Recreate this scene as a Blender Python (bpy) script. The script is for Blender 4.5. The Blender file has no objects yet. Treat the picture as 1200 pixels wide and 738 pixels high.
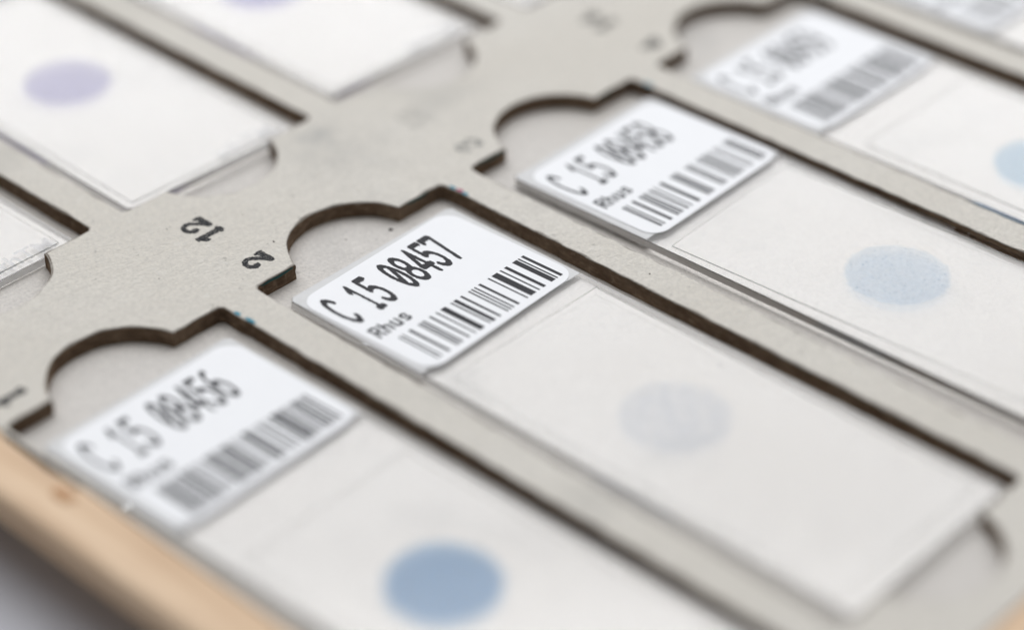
import bpy, bmesh, math, random
import numpy as np
from mathutils import Matrix, Vector
from mathutils.geometry import delaunay_2d_cdt

MM = 0.001
scene = bpy.context.scene
random.seed(7)
rng = np.random.default_rng(7)

# ------------------------------------------------------------------ camera
cam_d = bpy.data.cameras.new("camera")
cam = bpy.data.objects.new("camera", cam_d)
scene.collection.objects.link(cam)
scene.camera = cam
CAM = Vector((166.557, -135.549, 146.250))
RIGHT = Vector((0.72969, 0.68377, -0.00321))
DOWN = Vector((0.39214, -0.42231, -0.81724))
FWD = Vector((-0.56016, 0.59507, -0.57629))
m = Matrix.Identity(4)
for i in range(3):
    m[i][0] = RIGHT[i]; m[i][1] = -DOWN[i]; m[i][2] = -FWD[i]; m[i][3] = CAM[i] * MM
cam.matrix_world = m
cam_d.sensor_fit = 'HORIZONTAL'
cam_d.sensor_width = 36.0
cam_d.lens = 82.53
cam_d.clip_start = 0.01
cam_d.clip_end = 50.0
cam_d.dof.use_dof = True
cam_d.dof.focus_distance = 262.5 * MM
cam_d.dof.aperture_fstop = 6.1

# ------------------------------------------------------------------ light
world = bpy.data.worlds.new("World")
scene.world = world
world.use_nodes = True
bg = world.node_tree.nodes["Background"]
bg.inputs[0].default_value = (1.0, 0.985, 0.97, 1)
bg.inputs[1].default_value = 0.22

def area(name, target, az_dir, elev, dist, sx, sy, radiance, col):
    l = bpy.data.lights.new(name, 'AREA')
    l.shape = 'RECTANGLE'; l.size = sx; l.size_y = sy
    l.energy = radiance * math.pi * sx * sy
    l.color = col
    o = bpy.data.objects.new(name, l)
    scene.collection.objects.link(o)
    a = Vector((az_dir[0], az_dir[1], 0)).normalized()
    d = a * math.cos(elev) + Vector((0, 0, math.sin(elev)))
    o.location = Vector(target) + d * dist
    o.rotation_euler = d.to_track_quat('Z', 'Y').to_euler()
    return o
# a broad window behind the tray, seen mirrored in the glass
area("window_light", (0.02, 0.02, 0), (-0.60, 0.60), math.radians(44), 1.0, 1.6, 1.25, 2.25, (0.955, 0.970, 1.0))
# added overhead fill panel in place of ceiling bounce
area("overhead_fill", (-0.05, 0.1, 0), (-0.60, 0.60), math.radians(72), 1.5, 1.7, 1.5, 1.15, (1.0, 0.985, 0.965))

vs = scene.view_settings
vs.view_transform = 'Standard'
vs.look = 'None'
vs.exposure = -0.15
vs.gamma = 1.0
vs.use_curve_mapping = False

scene.render.engine = 'CYCLES'
cy = scene.cycles
cy.use_denoising = True
cy.max_bounces = 32
cy.glossy_bounces = 24
cy.diffuse_bounces = 6
cy.transmission_bounces = 24
cy.transparent_max_bounces = 16
cy.caustics_refractive = True
cy.caustics_reflective = True
cy.blur_glossy = 0.0

# ------------------------------------------------------------------ materials
class NT:
    def __init__(self, name):
        self.mat = bpy.data.materials.new(name)
        self.mat.use_nodes = True
        self.t = self.mat.node_tree
        self.b = self.t.nodes["Principled BSDF"]
        self.out = self.t.nodes["Material Output"]
    def n(self, kind, **kw):
        o = self.t.nodes.new(kind)
        for k, v in kw.items():
            if isinstance(k, str) and hasattr(o, k):
                setattr(o, k, v)
        return o
    def link(self, a, b): self.t.links.new(a, b)
    def coords(self, scale=(1, 1, 1)):
        tc = self.n('ShaderNodeTexCoord'); mp = self.n('ShaderNodeMapping')
        mp.inputs['Scale'].default_value = scale
        self.link(tc.outputs['Object'], mp.inputs['Vector'])
        return mp.outputs[0]
    def noise(self, vec, scale, detail=4, rough=0.55):
        t = self.n('ShaderNodeTexNoise')
        t.inputs['Scale'].default_value = scale
        t.inputs['Detail'].default_value = detail
        t.inputs['Roughness'].default_value = rough
        self.link(vec, t.inputs['Vector'])
        return t.outputs['Fac']
    def ramp(self, fac, stops):
        r = self.n('ShaderNodeValToRGB')
        e = r.color_ramp.elements
        while len(e) < len(stops): e.new(0.5)
        for el, (p, c) in zip(e, stops):
            el.position = p
            el.color = (c[0], c[1], c[2], 1) if not isinstance(c, (int, float)) else (c, c, c, 1)
        self.link(fac, r.inputs[0])
        return r.outputs[0]
    def mix(self, fac, a, b, mode='MIX'):
        x = self.n('ShaderNodeMix', data_type='RGBA', blend_type=mode)
        for sock, v in ((x.inputs[0], fac), (x.inputs[6], a), (x.inputs[7], b)):
            if isinstance(v, (int, float)): sock.default_value = v
            elif isinstance(v, tuple): sock.default_value = (*v, 1)
            else: self.link(v, sock)
        return x.outputs[2]
    def math(self, op, a, b=0.0):
        x = self.n('ShaderNodeMath', operation=op)
        for s, v in ((x.inputs[0], a), (x.inputs[1], b)):
            if isinstance(v, (int, float)): s.default_value = v
            else: self.link(v, s)
        return x.outputs[0]
    def bump(self, h, strength, dist):
        x = self.n('ShaderNodeBump')
        x.inputs['Strength'].default_value = strength
        x.inputs['Distance'].default_value = dist
        self.link(h, x.inputs['Height'])
        self.link(x.outputs[0], self.b.inputs['Normal'])
    def set(self, **kw):
        for k, v in kw.items():
            s = self.b.inputs[k.replace('_', ' ')]
            if hasattr(v, 'is_linked') or hasattr(v, 'links'): self.link(v, s)
            elif isinstance(v, tuple) and len(v) == 3: s.default_value = (*v, 1)
            else: s.default_value = v

M = {}
def cardboard(name, base, scorch=False):
    w = NT(name)
    v = w.coords()
    big = w.noise(v, 38, 3)
    fine = w.noise(v, 2600, 5, .65)
    fib = w.noise(w.coords((1, .35, 1)), 1500, 4, .6)
    speck = w.noise(v, 1050, 2, .5)
    c = w.ramp(big, [(.3, tuple(x * k_ for x, k_ in zip(base, (.94, .925, .90)))), (.70, tuple(x * 1.02 for x in base))])
    c = w.mix(w.ramp(fine, [(.35, 0.0), (.7, 1.0)]), c, tuple(x * .80 for x in base))
    c = w.mix(w.math('MULTIPLY', w.ramp(speck, [(.70, 0.0), (.77, 1.0)]), .55), c, tuple(x * .45 for x in base))
    light = w.noise(v, 820, 3, .5)
    c = w.mix(w.math('MULTIPLY', w.ramp(light, [(.60, 0.0), (.75, 1.0)]), .35), c, (.78, .76, .72))
    # smudges left by rubbing out pencil and ink
    sm = w.noise(w.coords((1, 1, 1)), 62, 4, .6)
    c = w.mix(w.math('MULTIPLY', w.ramp(sm, [(.58, 0.0), (.72, 1.0)]), .20), c, (.36, .36, .35))
    if scorch:
        # hand-rubbed grey patches on the middle strip
        tcs = w.n('ShaderNodeTexCoord')
        for px, py, pr, pk in ((-14.5, 26, 12, .38), (-19.2, 26.5, 3.0, .75), (-12, 42, 6, .25)):
            dv = w.n('ShaderNodeVectorMath', operation='DISTANCE')
            dv.inputs[1].default_value = (px * MM, py * MM, 9 * MM)
            w.link(tcs.outputs['Object'], dv.inputs[0])
            k = w.ramp(w.math('MULTIPLY', dv.outputs['Value'], 1 / (pr * MM)), [(.2, 1.0), (1.0, 0.0)])
            k = w.math('MULTIPLY', w.math('MULTIPLY', k, w.ramp(w.noise(v, 260, 4, .65), [(.35, 0.0), (.7, 1.0)])), pk)
            c = w.mix(k, c, (.40, .40, .39))
        at = w.n('ShaderNodeAttribute', attribute_name='scorch')
        k = w.math('MULTIPLY', at.outputs['Fac'], w.math('ADD', w.math('MULTIPLY', fib, .9), .55))
        k = w.ramp(k, [(.12, 0.0), (.95, 1.0)])
        c = w.mix(k, c, (.058, .034, .019))
    w.set(Base_Color=c, Roughness=.93, Specular_IOR_Level=.22)
    h = w.math('ADD', w.math('MULTIPLY', fine, .6), fib)
    w.bump(h, .8, .00018)
    return w.mat
M['board'] = cardboard('grey_cardboard', (.735, .708, .655), True)
M['floor'] = cardboard('grey_cardboard_floor', (.735, .71, .68))

w = NT('scorched_cut_edge')
v = w.coords((1, 1, 2.2))
n1 = w.noise(v, 900, 4, .6); n2 = w.noise(w.coords((1, 1, .25)), 1400, 3, .6)
c = w.ramp(n1, [(.25, (.070, .043, .026)), (.55, (.150, .100, .064)), (.8, (.30, .22, .155))])
c = w.mix(w.ramp(n2, [(.62, 0.0), (.80, 1.0)]), c, (.30, .24, .18))
n3 = w.noise(w.coords(), 160, 4, .6)
c = w.mix(w.math('MULTIPLY', w.ramp(n3, [(.42, 0.0), (.68, 1.0)]), .45), c, (.27, .20, .14))
w.set(Base_Color=c, Roughness=.9, Specular_IOR_Level=.2)
w.bump(n1, .7, .00025)
M['cut'] = w.mat

def wood(name, axis):
    w = NT(name)
    sc = (.06, 1, 1) if axis == 'x' else (1, .06, 1)
    v = w.coords(sc)
    g = w.noise(v, 1100, 5, .6); b = w.noise(v, 230, 3, .5)
    c = w.ramp(b, [(.3, (.73, .53, .35)), (.7, (.80, .61, .43))])
    c = w.mix(w.ramp(g, [(.4, 0.0), (.7, 1.0)]), c, (.60, .41, .26))
    w.set(Base_Color=c, Roughness=.62, Specular_IOR_Level=.35)
    w.bump(g, .3, .00015)
    return w.mat
M['wood_x'] = wood('pale_wood_x', 'x'); M['wood_y'] = wood('pale_wood_y', 'y')

w = NT('table_laminate')
n = w.noise(w.coords(), 60, 3)
w.set(Base_Color=w.ramp(n, [(.3, (.50, .51, .56)), (.7, (.55, .56, .61))]), Roughness=.5)
M['table'] = w.mat

w = NT('clear_glass')
sm = w.noise(w.coords((1, .45, 1)), 130, 5, .65)
w.set(Base_Color=(.99, .99, .99), Roughness=w.ramp(sm, [(.55, 0.0), (.72, .16)]), IOR=1.52, Transmission_Weight=1.0)
M['glass'] = w.mat
def ground_edge(name, mixf, translucent):
    w = NT(name)
    w.set(Base_Color=(.95, .965, .96), Roughness=.04, IOR=1.52, Transmission_Weight=1.0)
    gd = w.n('ShaderNodeBsdfDiffuse'); gd.inputs[0].default_value = (.86, .83, .79, 1)
    gt = w.n('ShaderNodeBsdfTranslucent'); gt.inputs[0].default_value = (.95, .94, .93, 1)
    ga = w.n('ShaderNodeMixShader'); ga.inputs[0].default_value = translucent
    w.link(gd.outputs[0], ga.inputs[1]); w.link(gt.outputs[0], ga.inputs[2])
    gm = w.n('ShaderNodeMixShader'); gm.inputs[0].default_value = mixf
    w.link(w.b.outputs[0], gm.inputs[1]); w.link(ga.outputs[0], gm.inputs[2])
    w.link(gm.outputs[0], w.out.inputs['Surface'])
    return w.mat
M['glass_edge'] = ground_edge('ground_glass_edge', .38, .35)
M['glass_far'] = ground_edge('matt_glass_edge', .97, .8)
w = NT('cover_glass')
w.set(Base_Color=(.995, .995, .995), Roughness=0.0, IOR=1.10, Transmission_Weight=1.0)
M['cover'] = w.mat
w = NT('darkened_cover_edge')
w.set(Base_Color=(.34, .37, .35), Roughness=.15, IOR=1.3, Transmission_Weight=.6)  # dark tint draws the edge lines that internal reflection would give
M['cover_edge'] = w.mat

w = NT('frosted_paint')
n = w.noise(w.coords(), 900, 3)
w.set(Base_Color=w.ramp(n, [(.3, (.63, .635, .64)), (.7, (.67, .675, .68))]), Roughness=.55, Specular_IOR_Level=.35)
w.bump(w.noise(w.coords(), 6000, 2), .2, .00003)
M['frost'] = w.mat

w = NT('label_paper')
n = w.noise(w.coords(), 300, 3)
w.set(Base_Color=w.ramp(n, [(.3, (.845, .858, .885)), (.7, (.865, .878, .905))]), Roughness=.42, Specular_IOR_Level=.4)
w.bump(w.noise(w.coords(), 2500, 3), .12, .00003)
M['paper'] = w.mat

w = NT('thermal_ink')
n = w.noise(w.coords(), 3500, 3, .6)
w.set(Base_Color=w.ramp(n, [(.35, (.018, .018, .022)), (.72, (.035, .035, .04)), (.82, (.16, .16, .17))]), Roughness=.6, Specular_IOR_Level=.2)
M['ink'] = w.mat
w = NT('stamp_ink')
n = w.noise(w.coords(), 3200, 3, .6)
w.set(Base_Color=w.ramp(n, [(.4, (.018, .019, .022)), (.66, (.07, .07, .07)), (.76, (.34, .33, .31))]), Roughness=.8, Specular_IOR_Level=.2)
M['stamp'] = w.mat
w = NT('faded_stamp_ink')
n = w.noise(w.coords(), 1700, 3, .6)
w.set(Base_Color=w.ramp(n, [(.38, (.16, .17, .165)), (.6, (.50, .49, .46))]), Roughness=.9, Specular_IOR_Level=.1)
M['stamp_faded'] = w.mat
def plain(name, col, rough=.8):
    w = NT(name); n = w.noise(w.coords(), 2400, 3)
    w.set(Base_Color=w.ramp(n, [(.3, tuple(x * .8 for x in col)), (.7, tuple(x * 1.15 for x in col))]), Roughness=rough)
    return w.mat
M['teal'] = plain('teal_ink', (.012, .085, .085))
M['cyan'] = plain('cyan_ink', (.05, .26, .36))
M['magenta'] = plain('magenta_ink', (.42, .07, .16))
M['crumb'] = plain('dark_crumb', (.06, .05, .045))
w = NT('shaded_wood_spot')
w.set(Base_Color=(.42, .19, .05), Roughness=.45)  # shaded tone of the recess wood used as base colour
M['painted_shade'] = w.mat

def printed_haze(name, col, alpha):
    w = NT(name)
    tr = w.n('ShaderNodeBsdfTransparent'); mx = w.n('ShaderNodeMixShader')
    w.set(Base_Color=col, Roughness=.6)
    mx.inputs[0].default_value = alpha
    w.link(tr.outputs[0], mx.inputs[1]); w.link(w.b.outputs[0], mx.inputs[2])
    w.link(mx.outputs[0], w.out.inputs['Surface'])
    return w.mat
M['etch'] = printed_haze('etched_letters', (.72, .73, .76), .42)

def stain(name, col, r_mm, speck=0.0, patch=.3, speck_col=(.22, .42, .62)):
    """thin stained tissue: a filter whose colour varies over the spot"""
    w = NT(name)
    v = w.coords()
    tc = w.n('ShaderNodeTexCoord')
    ln = w.n('ShaderNodeVectorMath', operation='LENGTH')
    w.link(tc.outputs['Object'], ln.inputs[0])
    rad = w.math('MULTIPLY', ln.outputs['Value'], 1.0 / (r_mm * MM))
    wob = w.noise(v, 700, 4)
    rad = w.math('ADD', rad, w.math('MULTIPLY', w.math("SUBTRACT", wob, .5), .22))
    edge = w.ramp(rad, [(.90, 1.0), (.99, 0.0)])
    pn = w.noise(v, 620, 5, .65)
    dens = w.math('MULTIPLY', edge, w.math('ADD', 1 - patch * .5, w.math('MULTIPLY', w.math('SUBTRACT', pn, .5), patch * 2)))
    c = w.mix(dens, (1.0, 1.0, 1.0), col)
    if speck > 0:
        sn = w.noise(v, 2900, 3, .55)
        s = w.math('MULTIPLY', w.math('MULTIPLY', w.ramp(sn, [(.625, 0.0), (.68, 1.0)]), edge), speck)
        c = w.mix(s, c, speck_col)
    tr = w.n('ShaderNodeBsdfTransparent')
    w.link(c, tr.inputs[0])
    w.t.nodes.remove(w.b)
    w.link(tr.outputs[0], w.out.inputs['Surface'])
    return w.mat

# ------------------------------------------------------------------ mesh helpers (mm in, metres out)
def mesh_obj(name, verts, faces, mats, parent=None, mat_idx=None, smooth=False, attrs=None):
    me = bpy.data.meshes.new(name)
    me.from_pydata([(x * MM, y * MM, z * MM) for x, y, z in verts], [], faces)
    for mt in (mats if isinstance(mats, (list, tuple)) else [mats]): me.materials.append(mt)
    if mat_idx is not None: me.polygons.foreach_set('material_index', mat_idx)
    if smooth: me.polygons.foreach_set('use_smooth', [True] * len(me.polygons))
    if attrs:
        for k, vals in attrs.items():
            a = me.attributes.new(k, 'FLOAT', 'POINT'); a.data.foreach_set('value', vals)
    me.update()
    o = bpy.data.objects.new(name, me)
    scene.collection.objects.link(o)
    if parent: o.parent = parent
    return o

def bm_obj(name, bm, mats, parent=None, smooth=False):
    bmesh.ops.recalc_face_normals(bm, faces=bm.faces)
    me = bpy.data.meshes.new(name)
    bmesh.ops.scale(bm, vec=(MM, MM, MM), verts=bm.verts)
    bm.to_mesh(me); bm.free()
    for mt in (mats if isinstance(mats, (list, tuple)) else [mats]): me.materials.append(mt)
    if smooth:
        for p in me.polygons: p.use_smooth = True
    o = bpy.data.objects.new(name, me)
    scene.collection.objects.link(o)
    if parent: o.parent = parent
    return o

def empty(name, loc=(0, 0, 0), rz=0.0):
    o = bpy.data.objects.new(name, None)
    o.empty_display_size = .005
    o.location = [c * MM for c in loc]
    o.rotation_euler = (0, 0, rz)
    scene.collection.objects.link(o)
    return o

def prism(name, outline, z0, z1, mats, parent=None, bevel=0.0, side_mat=None, seg=2):
    bm = bmesh.new()
    lo = [bm.verts.new((x, y, z0)) for x, y in outline]
    hi = [bm.verts.new((x, y, z1)) for x, y in outline]
    bm.faces.new(hi); bm.faces.new(lo[::-1])
    n = len(outline); sides = []
    for i in range(n):
        f = bm.faces.new((lo[i], lo[(i + 1) % n], hi[(i + 1) % n], hi[i]))
        if side_mat is not None: f.material_index = side_mat(outline[i], outline[(i + 1) % n]) if callable(side_mat) else side_mat
    if bevel > 0:
        es = [e for e in bm.edges if abs(e.verts[0].co.z - e.verts[1].co.z) < 1e-6]
        bmesh.ops.bevel(bm, geom=es, offset=bevel, segments=seg, profile=.5, affect='EDGES')
    return bm_obj(name, bm, mats, parent)

def rounded_rect(x0, y0, x1, y1, r, seg=8):
    pts = []
    for cx, cy_, a0 in ((x1 - r, y0 + r, -90), (x1 - r, y1 - r, 0), (x0 + r, y1 - r, 90), (x0 + r, y0 + r, 180)):
        for k in range(seg + 1):
            a = math.radians(a0 + 90 * k / seg)
            pts.append((cx + r * math.cos(a), cy_ + r * math.sin(a)))
    return pts

def clipped_rect(x0, y0, x1, y1, c):
    return [(x0 + c, y0), (x1 - c, y0), (x1, y0 + c), (x1, y1 - c), (x1 - c, y1), (x0 + c, y1), (x0, y1 - c), (x0, y0 + c)]

# stroke lettering, rasterised to printer dots and merged into runs
def arc(cx, cy_, rx, ry, a0, a1, n=14):
    return [(cx + rx * math.cos(math.radians(a0 + (a1 - a0) * i / n)), cy_ + ry * math.sin(math.radians(a0 + (a1 - a0) * i / n))) for i in range(n + 1)]
G = {  # unit box: x 0..1, y 0..1
 'C': [arc(.55, .5, .45, .5, 42, 318, 22)],
 '0': [arc(.5, .5, .42, .5, 0, 360, 28), [(.24, .2), (.76, .8)]],
 '1': [[(.18, .80), (.52, 1.0), (.52, 0.0)], [(.22, 0), (.82, 0)]],
 '4': [[(.72, 0), (.72, 1), (.08, .30), (.98, .30)]],
 '5': [[(.90, 1), (.20, 1), (.14, .56), (.30, .60)] + arc(.48, .31, .42, .31, 105, -150, 16)],
 '6': [arc(.62, .45, .52, .55, 80, 185, 10), arc(.52, .30, .40, .30, 0, 360, 22)],
 '7': [[(.06, .90), (.06, 1), (.94, 1), (.42, 0)]],
 '8': [arc(.5, .74, .36, .26, 0, 360, 22), arc(.5, .25, .43, .25, 0, 360, 22)],
 '9': [arc(.48, .70, .40, .30, 0, 360, 22), arc(.38, .55, .52, .55, -100, 5, 10)],
 'R': [[(.12, 0), (.12, 1), (.55, 1)] + arc(.55, .75, .33, .25, 90, -90, 10) + [(.12, .5)], [(.5, .5), (.9, 0)]],
 'h': [[(.15, 0), (.15, 1)], [(.15, .45)] + arc(.48, .42, .34, .24, 150, 0, 8) + [(.82, 0)]],
 'u': [[(.15, .66), (.15, .22)] + arc(.48, .22, .33, .22, 180, 360, 8) + [(.82, .66)], [(.82, .3), (.82, 0)]],
 's': [arc(.5, .50, .33, .17, 20, 250, 10) + arc(.5, .17, .33, .17, 70, -150, 10)],
}
S = {  # slab-serif rubber stamp figures; (points, half-width) per stroke
 '1': [([(.5, 1.02), (.5, -.02)], .155), ([(.5, .98), (.16, .80)], .11), ([(.30, .03), (.72, .03)], .085)],
 '2': [(arc(.5, .70, .36, .27, 170, -35, 16) + [(.55, .34), (.16, .10)], .105), ([(.12, .09), (.90, .09)], .13), ([(.88, .10), (.92, .27)], .07), (arc(.22, .69, .05, .04, 0, 360, 8), .10)],
 '3': [(arc(.46, .74, .34, .24, 165, -80, 16), .10), (arc(.46, .27, .38, .26, 80, -165, 16), .11), (arc(.2, .72, .04, .03, 0, 360, 8), .09), (arc(.2, .25, .04, .03, 0, 360, 8), .09)],
 '4': [([(.66, .05), (.66, .97), (.1, .32), (.95, .32)], .10), ([(.42, .04), (.9, .04)], .075)],
}
def seg_dist(px, py, ax, ay, bx, by):
    dx, dy = bx - ax, by - ay
    L = dx * dx + dy * dy
    t = np.clip(((px - ax) * dx + (py - ay) * dy) / (L if L > 0 else 1), 0, 1)
    return np.hypot(px - ax - t * dx, py - ay - t * dy)

def raster(strokes, w, h, asp, cell_u, cell_v, rough=0.0, drop=0.0, pad=.25):
    """strokes [(pts, halfwidth)] in unit box, glyph w x h mm; asp = drawn height/width before stretching"""
    pu, pv = pad * w, pad * h * .5
    nu = int((w + 2 * pu) / cell_u); nv = int((h + 2 * pv) / cell_v)
    U, V = np.meshgrid((np.arange(nu) + .5) * cell_u - pu, (np.arange(nv) + .5) * cell_v - pv)
    x = U / w; y = V / h * asp
    on = np.zeros(U.shape, bool)
    for pts, hw in strokes:
        d = np.full(U.shape, 9.0)
        for (ax, ay), (bx, by) in zip(pts[:-1], pts[1:]):
            d = np.minimum(d, seg_dist(x, y, ax, ay * asp, bx, by * asp))
        if rough:
            nz = rng.standard_normal(U.shape); nz = (nz + np.roll(nz, 1, 0) + np.roll(nz, 1, 1) + np.roll(nz, -1, 0) + np.roll(nz, -1, 1)) / 5
            d = d + rough * nz
        on |= d < hw
    if drop:
        on &= rng.random(U.shape) > drop
    quads = []
    for j in range(nv):
        i = 0
        while i < nu:
            if on[j, i]:
                k = i
                while k < nu and on[j, k]: k += 1
                quads.append((i * cell_u - pu, j * cell_v - pv, k * cell_u - pu, (j + 1) * cell_v - pv))
                i = k
            else: i += 1
    return quads

def print_mesh(name, quads, place, z, mat, parent):
    """quads in (u right, v up) mm -> place(u,v) -> xy"""
    vs_, fs = [], []
    for a, b, c, d in quads:
        k = len(vs_)
        for u, v in ((a, b), (c, b), (c, d), (a, d)):
            x, y = place(u, v); vs_.append((x, y, z))
        fs.append((k, k + 1, k + 2, k + 3))
    return mesh_obj(name, vs_, fs, mat, parent)

# ------------------------------------------------------------------ layout of the tray (mm)
P, SWD, SL = 34.11, 29.32, 80.1          # row pitch, slot width, slot length
XL = -22.42                               # inner end of the left-hand slots
DEPTH = 2.0
ROWS = range(-1, 9)
X0, X1 = XL - SL - 9.5, 90.0              # board extents
Y0 = -P - .25
Y1 = 8 * P + SWD + .8

# table
bm = bmesh.new(); bmesh.ops.create_grid(bm, x_segments=2, y_segments=2, size=900)
bmesh.ops.translate(bm, vec=(0, 100, -9.0), verts=bm.verts)
t = bm_obj('tabletop', bm, M['table']); t['kind'] = 'structure'

tray = empty('slide_tray', (0, 0, -9.0))
tray['label'] = 'grey cardboard microscope slide tray with burnt-edged slots in a pale wooden frame'
tray['category'] = 'slide tray'
TZ = 9.0   # children are placed relative to the empty

def smooth_noise(n, amp, k=3):
    a = rng.standard_normal(n)
    for _ in range(k): a = (np.roll(a, 1) + a * 2 + np.roll(a, -1)) / 4
    return a / (a.std() + 1e-9) * amp

def slot_outline(x0, x1, y0, y1, step):
    """hole outline CCW with a thumb notch at each end"""
    yc = (y0 + y1) / 2 - .35; hc = 8.05; r = 8.3; sag = 6.3
    off = r - sag                                   # circle centre lies inside the slot
    hc = math.sqrt(r * r - off * off)
    a = math.degrees(math.acos(off / r))
    c = .45
    key = [(x0 + c, y0), (x1 - c, y0), (x1, y0 + c), (x1, yc - hc)]
    arcR = [(x1 - off + r * math.cos(math.radians(t_)), yc + r * math.sin(math.radians(t_))) for t_ in np.linspace(-a, a, max(9, int(30 / max(step, .8))))][1:-1]
    key += arcR + [(x1, yc + hc), (x1, y1 - c), (x1 - c, y1), (x0 + c, y1), (x0, y1 - c), (x0, yc + hc)]
    arcL = [(x0 + off + r * math.cos(math.radians(t_)), yc + r * math.sin(math.radians(t_))) for t_ in np.linspace(180 - a, 180 + a, max(9, int(30 / max(step, .8))))][1:-1]
    key += arcL + [(x0, yc - hc), (x0, y0 + c)]
    out = []
    for (ax, ay), (bx, by) in zip(key, key[1:] + key[:1]):
        L = math.hypot(bx - ax, by - ay); k = max(1, int(L / step))
        out += [(ax + (bx - ax) * i / k, ay + (by - ay) * i / k) for i in range(k)]
    return np.array(out)

def normals_in(p):
    """unit mitre normals pointing into the hole for a CCW loop"""
    e = np.roll(p, -1, 0) - p; e /= np.linalg.norm(e, axis=1)[:, None]
    nl = np.stack([-e[:, 1], e[:, 0]], 1)
    m_ = nl + np.roll(nl, 1, 0)
    L = np.linalg.norm(m_, axis=1)[:, None]
    m_ /= L
    return m_ / np.clip((m_ * nl).sum(1)[:, None], .6, 1)

verts, faces, fmat, sc_attr = [], [], [], []
cdt_pts, cdt_edges, cdt_ids = [], [], []
def board_slot(x0, x1, y0, y1, step):
    p = slot_outline(x0, x1, y0, y1, step)
    n = len(p); nn = normals_in(p)
    j = smooth_noise(n, .022, 5) + smooth_noise(n, .03, 1)
    nick = np.clip(smooth_noise(n, 1.0, 2) - 2.1, 0, 1.2)
    j = j - nick * .18
    p = p + nn * j[:, None]
    fray = np.clip(smooth_noise(n, .06, 2), -.1, .2) + nick * .25
    rings = [(-.42, 0, 0), (-.20, 0, .20), (-.07, -.03, .48), (0.0, -.14, .85), (.03, -.5, 1), (.0, -1.0, 1), (.03, -1.5, 1), (.02, -DEPTH, 1)]
    ids = []
    for q_, (o, z, s) in enumerate(rings):
        zz = np.full(n, float(z)); oo = np.full(n, float(o))
        if q_ in (2, 3): zz -= np.clip(fray, 0, 1) * .6; oo += smooth_noise(n, .012, 1)
        if 4 <= q_ <= 6: oo += smooth_noise(n, .03, 2)
        pts = p + nn * oo[:, None]
        base = len(verts)
        verts.extend([(a, b, c) for (a, b), c in zip(pts, zz)])
        ss = np.full(n, float(s))
        if q_ == 1: ss = np.clip(s + smooth_noise(n, .28, 3), 0, 1)
        sc_attr.extend(ss.tolist())
        ids.append(list(range(base, base + n)))
    for q_ in range(len(rings) - 1):
        A, B = ids[q_], ids[q_ + 1]
        for i in range(n):
            k = (i + 1) % n
            faces.append((A[i], A[k], B[k], B[i]))
            fmat.append(1 if q_ >= 3 else 0)
    ring0 = np.array([verts[i][:2] for i in ids[0]])
    b = len(cdt_pts)
    for i in ids[0]: cdt_pts.append(Vector(verts[i][:2])); cdt_ids.append(i)
    cdt_edges.extend([(b + i, b + (i + 1) % n) for i in range(n)])
    return ring0

slots = {}
for r_ in ROWS:
    y0 = r_ * P + (.35 if r_ == -1 else 0.0); y1 = r_ * P + SWD
    slots[('R', r_)] = board_slot(0, SL, y0, y1, .55 if r_ <= 3 else 4.0)
    slots[('L', r_)] = board_slot(XL - SL, XL, y0, y1, .6 if r_ <= 2 else 4.0)
b = len(cdt_pts)
bnd = [(X0, Y0), (X1, Y0), (X1, Y1), (X0, Y1)]
for x, y in bnd:
    cdt_ids.append(len(verts)); verts.append((x, y, 0)); sc_attr.append(0.0); cdt_pts.append(Vector((x, y)))
cdt_edges += [(b, b + 1), (b + 1, b + 2), (b + 2, b + 3), (b + 3, b)]
ov, oe, of, ovo, oeo, ofo = delaunay_2d_cdt(cdt_pts, cdt_edges, [], 0, 1e-5)
vid = []
for i, src in enumerate(ovo):
    if src: vid.append(cdt_ids[src[0]])
    else:
        vid.append(len(verts)); verts.append((ov[i].x, ov[i].y, 0)); sc_attr.append(0.0)
hole_polys = []
for key_, p in slots.items(): hole_polys.append((p[:, 0].min() - .2, p[:, 0].max() + .2, p[:, 1].min() - .2, p[:, 1].max() + .2, p))
def inside(pt, p):
    x, y = pt; a = p; bb = np.roll(p, -1, 0)
    c_ = ((a[:, 1] > y) != (bb[:, 1] > y)) & (x < (bb[:, 0] - a[:, 0]) * (y - a[:, 1]) / (bb[:, 1] - a[:, 1] + 1e-12) + a[:, 0])
    return c_.sum() % 2 == 1
for f_ in of:
    cx = sum(ov[i].x for i in f_) / len(f_); cy_ = sum(ov[i].y for i in f_) / len(f_)
    if any(a <= cx <= bb and c_ <= cy_ <= d and inside((cx, cy_), p) for a, bb, c_, d, p in hole_polys): continue
    faces.append(tuple(vid[i] for i in f_)); fmat.append(0)
board = mesh_obj('slotted_board', [(x, y, z + TZ) for x, y, z in verts], faces, [M['board'], M['cut']], tray, fmat, attrs={'scorch': sc_attr})
board['label'] = 'grey cardboard sheet with burnt slots'

# board the slides lie on
prism('base_board', [(X0, Y0 - 3), (X1, Y0 - 3), (X1, Y1), (X0, Y1)], TZ - 4.2, TZ - DEPTH + .002, M['floor'], tray)

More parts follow.
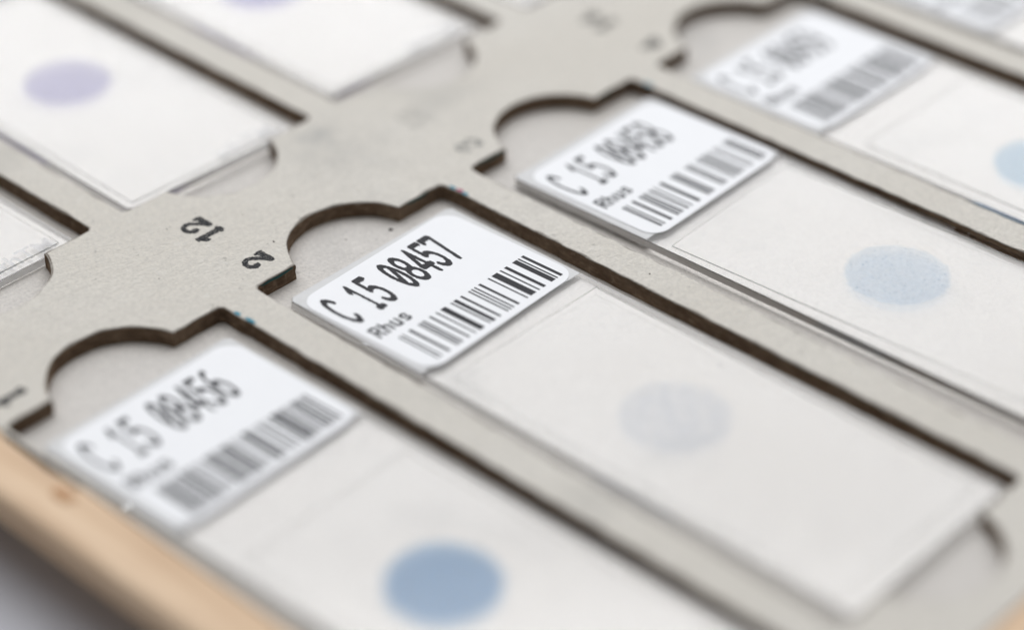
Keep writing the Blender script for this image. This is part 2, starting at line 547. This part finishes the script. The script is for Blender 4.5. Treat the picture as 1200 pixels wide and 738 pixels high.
# wooden frame
RT = .45
def rail(outline, mat, label):
    o = prism('wooden_rail', outline, TZ - 3.6, TZ + RT, mat, tray, bevel=1.1, seg=4)
    o['label'] = label
    return o
yi = -P - .30; yo = -41.3
rail([(X0 - 9, yo), (X1 + 9, yo), (X1 + 9, yi), (13.6, yi), (12.9, yi - 1.7), (10, yi - 2.3), (1.5, yi - 2.0), (.5, yi - 1.2), (.2, yi), (X0 - 9, yi)], M['wood_x'], 'pale wooden rail with a small chipped recess')
rail([(X1 + .05, yi + .05), (X1 + 9, yi + .05), (X1 + 9, Y1 + .3), (X1 + .05, Y1 + .3)], M['wood_y'], 'pale wooden end rail')
rail([(X0 - 9, yi + .05), (X0 - .05, yi + .05), (X0 - .05, Y1 + .3), (X0 - 9, Y1 + .3)], M['wood_y'], 'pale wooden end rail')
rail([(X0 - 9, Y1 + .35), (X1 + 9, Y1 + .35), (X1 + 9, Y1 + 9), (X0 - 9, Y1 + 9)], M['wood_x'], 'pale wooden back rail')

bx0, bx1, by0, by1 = X0 - 5, X1 + 5, yo + 3.6, Y1 + 5
prism('shadow_gap_base', [(bx0, by0), (bx1, by0), (bx1, by1), (bx0, by1)], TZ - 8.95, TZ - 4.25, M['wood_x'], tray)  # invented base, set back under the rails to make a dark shadow gap
# shade of the inner wood painted as an orange spot on the near rail
bm = bmesh.new()
bmesh.ops.create_uvsphere(bm, u_segments=16, v_segments=8, radius=1.0)
for v_ in bm.verts:
    a = math.atan2(v_.co.y, v_.co.x)
    v_.co.x *= 1.5 + .25 * math.sin(3 * a); v_.co.y *= .9 + .15 * math.cos(2 * a); v_.co.z *= .10
    v_.co += Vector((13.6, -36.9, TZ + RT + .02))
rs = bm_obj('shaded_wood_spot', bm, M['painted_shade'], tray, True); rs['label'] = 'small orange spot of painted shade on the wooden rail'

# stamped numbers: read from the far side, tops towards the near edge
def stamp(text, x_first, y_base, mat, rough, drop, name_label):
    quads = []
    for i, ch in enumerate(text):
        qs = raster([(p, hw * 1.28) for p, hw in S[ch]], 2.45 if ch != '1' else 2.2, 3.1, 1.22, .07, .07, rough, drop)
        off = i * (2.35 if ch != '1' or i else 2.2)
        quads += [(a + off, b_, c_ + off, d) for a, b_, c_, d in qs]
    o = print_mesh('stamped_number', quads, lambda u, v: (x_first - u, y_base - v), TZ + .012, mat, board)
    o['label'] = name_label
stamp('2', -2.5, 5.30, M['stamp'], .035, .03, 'black stamped figure 2')
stamp('12', -10.6, 5.25, M['stamp'], .03, .04, 'black stamped figure 12')
stamp('1', -2.4, 5.2 - P, M['stamp'], .035, .03, 'black stamped figure 1')
stamp('3', -2.5, 5.2 + P, M['stamp_faded'], .08, .25, 'worn stamped figure 3')
stamp('13', -10.6, 5.2 + P, M['stamp_faded'], .16, .75, 'rubbed-out stamped figure 13')
stamp('4', -2.5, 5.2 + 2 * P, M['stamp'], .04, .2, 'stamped figure 4')
stamp('14', -10.6, 5.2 + 2 * P, M['stamp'], .05, .25, 'stamped figure 14')

# coloured print left on the cut edges
def edge_line(pts, wdt, mat, label, z=-.02):
    """thin ragged strip laid on the lip following pts"""
    vv, ff = [], []
    p = np.array(pts, float); n = len(p)
    d = np.gradient(p, axis=0); d /= np.linalg.norm(d, axis=1)[:, None]
    nr = np.stack([-d[:, 1], d[:, 0]], 1)
    w_ = wdt * (1 + smooth_noise(n, .3, 1)) * np.sin(np.linspace(.25, math.pi - .25, n)) ** .4
    for i in range(n):
        vv.append((*(p[i] - nr[i] * w_[i] * .5), TZ + z + .03)); vv.append((*(p[i] + nr[i] * w_[i] * .5), TZ + z))
    for i in range(n - 1): ff.append((2 * i, 2 * i + 2, 2 * i + 3, 2 * i + 1))
    o = mesh_obj('edge_ink', vv, ff, mat, board); o['label'] = label
def along(a, b_, k=14): return [(a[0] + (b_[0] - a[0]) * i / k, a[1] + (b_[1] - a[1]) * i / k) for i in range(k + 1)]
def end_wall_ink(row, ya, yb, z=-.3):
    # strip standing on the burnt end wall just below the lip
    ys = np.linspace(row * P + ya, row * P + yb, 14); top = smooth_noise(14, .03, 1)
    vv, ff = [], []
    for i, y in enumerate(ys):
        h = .30 * math.sin(math.pi * (i + .6) / 14.2) ** .5
        vv += [(.10, y, TZ - .10 + top[i]), (.12, y, TZ - .12 - h + top[i])]
    for i in range(13): ff.append((2 * i, 2 * i + 1, 2 * i + 3, 2 * i + 2))
    o = mesh_obj('edge_ink', vv, ff, M['teal'], board); o['label'] = 'teal print line on the cut edge'
end_wall_ink(0, .9, 5.7); end_wall_ink(0, 23.6, 27.2)
end_wall_ink(1, 1.4, 6.0); end_wall_ink(1, 22.8, 26.0)
def blob(x, y, rx, ry, mat):
    n = 14
    pts = [(x + rx * (1 + .18 * rng.standard_normal()) * math.cos(2 * math.pi * i / n), y + ry * (1 + .18 * rng.standard_normal()) * math.sin(2 * math.pi * i / n)) for i in range(n)]
    o = mesh_obj('edge_ink', [(a, b_, TZ + .014) for a, b_ in pts], [tuple(range(n))], mat, board)
    o['label'] = 'speck of coloured print at the slot corner'
blob(1.6, SWD + .32, .55, .22, M['cyan']); blob(2.7, SWD + .45, .45, .28, M['magenta']); blob(3.6, SWD + .35, .45, .25, M['cyan'])
blob(2.4, SWD - P + .25, .5, .22, M['cyan']); blob(4.4, SWD - P + .32, .75, .22, M['cyan'])
blob(2.6, SWD + P + .3, .8, .25, M['cyan']); blob(4.6, SWD + 2 * P + .3, .9, .25, M['teal'])
blob(84.6, 33.4, 1.1, .5, M['magenta'])

# crumbs
def crumb(x, y, z, s):
    bm = bmesh.new(); bmesh.ops.create_icosphere(bm, subdivisions=1, radius=s)
    for v_ in bm.verts: v_.co *= random.uniform(.6, 1.3); v_.co.z *= .6
    bmesh.ops.translate(bm, vec=(x, y, TZ + z), verts=bm.verts)
    o = bm_obj('crumb', bm, M['crumb'], tray); o['label'] = 'dark crumb of burnt card'
crumb(.6, 20.4, -DEPTH + .1, .30); crumb(-5.2, 7.6, .05, .12); crumb(-1.8, 15.5, -DEPTH + .04, .10)
crumb(-16, 1.0, .03, .08); crumb(-9, -6.0, .03, .07); crumb(-12, 9.0, .03, .07); crumb(30.2, 31.6, .04, .12)

# ------------------------------------------------------------------ slides
SLW, SLL, SLT = 25.6, 76.0, 1.0
BARS = {
 457: [(130, 6), (148, 5), (188, 12), (236, 7), (250, 3), (264, 7), (300, 9), (335, 3), (372, 24), (418, 4), (440, 16), (475, 10), (518, 5), (535, 5), (552, 5), (580, 11), (632, 5), (667, 28), (702, 5), (732, 14), (785, 22), (808, 5), (832, 13)],
 458: [(130, 10), (150, 4), (192, 13), (236, 9), (253, 5), (268, 8), (300, 10), (327, 4), (373, 16), (440, 11), (458, 5), (473, 9), (532, 5), (548, 4), (563, 5), (607, 6), (624, 5), (647, 12), (668, 4), (688, 4), (722, 4), (742, 4), (795, 11), (812, 5), (830, 9)],
 456: [(131, 8), (144, 7), (157, 6), (171, 7), (195, 12), (215, 5), (239, 11), (254, 6), (270, 9), (298, 6), (318, 5), (350, 10), (366, 9), (381, 9), (403, 5), (422, 10), (443, 15), (470, 6), (493, 6), (534, 24), (566, 5), (594, 7), (611, 6), (636, 6), (669, 19), (690, 8), (707, 8), (725, 8), (750, 5), (770, 12), (789, 7), (808, 7), (827, 8)],
}
BARS[459] = [(a + (5 if i % 3 else -3), b_) for i, (a, b_) in enumerate(BARS[456])]
BARS[460] = [(a + (4 if i % 2 else -4), b_) for i, (a, b_) in enumerate(BARS[458])]

def make_label(root, num, cx, cy_, rot):
    """sticker centre (cx,cy) in slide frame; reading direction +y, top towards -x"""
    z = SLT + .03
    hx, hy = 9.85, 12.1
    st = prism('label_sticker', rounded_rect(-hx, -hy, hx, hy, 2.3), 0, .07, M['paper'], root)
    st.location = (cx * MM, cy_ * MM, z * MM); st.rotation_euler = (0, 0, rot)
    # print frame: u along +y from the sticker's lower end, v along -x
    pl = lambda u, v: (-v, u)
    zz = .07 + .012
    quads = []
    text = 'C 15 0%04d' % (8000 + num)
    for i, ch in enumerate(text):
        if ch == ' ': continue
        wd = 1.55 if ch != '1' else 1.35
        qs = raster([(p, .140 if num == 457 else .118) for p in G[ch]], wd, 5.45, 1.62, .055, .13, .014, .0)
        u0 = -hy + 1.05 + i * 1.81; v0 = hx - 7.55
        quads += [(a + u0, b_ + v0, c_ + u0, d + v0) for a, b_, c_, d in qs]
    o = print_mesh('number_print', quads, pl, zz, M['ink'], st); o['label'] = 'black printed number ' + text
    quads = []
    for i, ch in enumerate('Rhus'):
        qs = raster([(p, .15) for p in G[ch]], 1.1, 1.85, 1.6, .055, .09, .03, .03)
        u0 = -hy + .95 + i * 1.36; v0 = hx - 11.45
        quads += [(a + u0, b_ + v0, c_ + u0, d + v0) for a, b_, c_, d in qs]
    o = print_mesh('name_print', quads, pl, zz, M['ink'], st); o['label'] = 'small printed word Rhus'
    quads = []
    for a, wpx in BARS[num]:
        u = -hy + 2.35 + (a - 130) / 702 * 20.4; wmm = max(wpx, 6.5) * (.034 if num == 457 else .037)
        va, vb = hx - 18.65, hx - 12.85
        quads.append((u - wmm / 2, va + rng.uniform(-.03, .03), u + wmm / 2, vb))
    o = print_mesh('barcode', quads, pl, zz, M['ink'], st); o['label'] = 'black printed barcode'
    return st

def text_mesh(name, body, size, place_m, mat, parent, bold=.0):
    cu = bpy.data.curves.new(name, 'FONT'); cu.body = body; cu.size = size * MM; cu.offset = bold * MM; cu.align_x = 'RIGHT'
    ob = bpy.data.objects.new(name + '_tmp', cu); scene.collection.objects.link(ob)
    dg = bpy.context.evaluated_depsgraph_get()
    me = bpy.data.meshes.new_from_object(ob.evaluated_get(dg))
    bpy.data.objects.remove(ob); me.name = name
    me.materials.clear(); me.materials.append(mat)
    o = bpy.data.objects.new(name, me); scene.collection.objects.link(o); o.parent = parent
    o.matrix_local = place_m
    return o

def make_slide(x0, y0, rot, num=None, left=False, dot=None, cover=None, label_text='', sticker=(10.75, 12.95, 0.0), lift=0.0):
    """x0,y0: near corner at the label end (right column) or at the clear end (left column), tray mm"""
    root = empty('microscope_slide', (x0, y0, -DEPTH + .03 + lift), rot)
    root['label'] = label_text; root['category'] = 'slide'; root['group'] = 'microscope slides in the tray'
    sx = -1 if left else 1
    out = clipped_rect(0, 0, SLL, SLW, .55)
    if left: out = [(-x, y) for x, y in out][::-1]
    prism('glass', out, 0, SLT, [M['glass'], M['glass_edge'], M['glass_far']], root, bevel=.09, seg=1, side_mat=lambda p, q: 2 if (p[1] + q[1]) / 2 > SLW - .01 else 1)
    fe = 20.35
    fo = [(.55 + .1, .12), (fe, .12), (fe, SLW - .12), (.65, SLW - .12), (.12, SLW - .65), (.12, .65)]
    if left: fo = [(-SLL + x, y) for x, y in fo]
    prism('frosted_end', fo, SLT + .004, SLT + .024, M['frost'], root)
    if num is not None: make_label(root, num, *sticker)
    if cover:
        ca, cb, crot, cl, cw = cover
        c_ = prism('coverslip', rounded_rect(-cl / 2, -cw / 2, cl / 2, cw / 2, .05, 1), 0, .10, [M['cover'], M['cover_edge']], root, side_mat=1)
        c_.location = (ca * MM, cb * MM, (SLT + .006) * MM); c_.rotation_euler = (0, 0, crot)
    if dot:
        dx, dy, r, mat = dot
        n = 56
        pts = [(r * 1.05 * math.cos(2 * math.pi * i / n), r * 1.05 * math.sin(2 * math.pi * i / n), 0) for i in range(n)]
        d_ = mesh_obj('specimen', pts, [tuple(range(n))], mat, root)
        # world position -> slide frame
        wx, wy = dx - x0, dy - y0; ca_, sa = math.cos(-rot), math.sin(-rot)
        d_.location = ((wx * ca_ - wy * sa) * MM, (wx * sa + wy * ca_) * MM, (SLT - .03) * MM)
        d_['label'] = 'round stained specimen spot'
    return root
R_ = math.radians
ST = {
 'b456': stain('stain_strong_blue', (.50, .64, .80), 6.0, 0, .12),
 'b457': stain('stain_pale_grey', (.825, .855, .905), 6.2, 0, 1.0),
 'b458': stain('stain_pale_blue', (.80, .868, .942), 6.2, .85, .4),
 'b459': stain('stain_light_blue', (.73, .83, .91), 6.1, 0, .2),
 'b460': stain('stain_faint_blue', (.70, .80, .86), 6.0, 0, .2),
 'l0': stain('stain_lilac', (.70, .69, .83), 5.8, 0, .15),
 'l1': stain('stain_violet', (.63, .61, .80), 6.0, 0, .15),
}
make_slide(4.45, -32.75, R_(1.7), 456, dot=(48.3, -19.5, 6.0, ST['b456']), cover=(51, 12.8, 0, 46, 22),
           label_text='glass slide labelled C 15 08456 with strong blue spot, beside the wooden rail')
make_slide(3.55, 1.70, R_(.6), 457, dot=(48.0, 14.7, 6.2, ST['b457']), cover=(48.4, 12.9, R_(-.8), 50, 22.5),
           sticker=(10.75, 12.75, R_(1.9)), lift=.15, label_text='glass slide labelled C 15 08457 in sharp focus with pale grey spot')
make_slide(4.45, 36.80, R_(1.3), 458, dot=(49.8, 51.0, 6.2, ST['b458']), cover=(48.0, 13.0, R_(1.8), 50, 22.5),
           sticker=(11.0, 13.1, R_(.8)), lift=.30, label_text='glass slide labelled C 15 08458 with speckled pale blue spot')
make_slide(4.3, 69.6, R_(.6), 459, dot=(48.6, 82.4, 6.1, ST['b459']), cover=(49, 12.9, 0, 46, 22),
           label_text='blurred glass slide with label number ending 459 and light blue spot at the right edge')
make_slide(5.0, 104.9, R_(.8), 460, dot=(49, 117, 6.0, ST['b460']), cover=(49, 12.9, 0, 46, 22),
           label_text='very blurred glass slide at the top right corner with part of its barcode showing')
LT = []
def left_slide(x, y, rot, dot, cover, label, lift=0.0):
    s = make_slide(x, y, rot, None, True, dot, cover, label, lift=lift)
    # etched maker's letters at the clear end, reading along +y, tops towards -x
    mtx = Matrix.Translation((-1.0 * MM, 23.9 * MM, (SLT - .035) * MM)) @ Matrix.Rotation(math.pi / 2, 4, 'Z')
    o = text_mesh('etched_letters', 'athTM', 3.45, mtx, M['etch'], s, .06)
    o['label'] = 'pale grey letters ath and TM printed at the slide end'
    return s
left_slide(-22.75, -32.3, R_(.2), (-52, -19.4, 5.8, ST['l0']), (-27.2, 12.7, 0, 52, 22.6),
           'glass slide at the left edge with pale grey letters ath TM at its end')
left_slide(-23.0, 1.15, R_(-1.2), (-52.5, 15.2, 5.8, ST['l0']), (-27.0, 12.8, 0, 52, 23.2),
           'glass slide with a lilac spot, its clear end above the stamped 12', .45)
left_slide(-25.3, 35.5, R_(-1.4), (-54.2, 49.6, 5.8, ST['l1']), (-27.0, 12.8, 0, 52, 23.2),
           'blurred glass slide at the top with a violet spot cut off by the picture edge', .3)
left_slide(-24.4, 70.0, R_(-.8), (-53, 83, 5.8, ST['l0']), (-27.0, 12.8, 0, 52, 23.2),
           'very blurred glass slide corner at the top edge, farthest of the left slides')
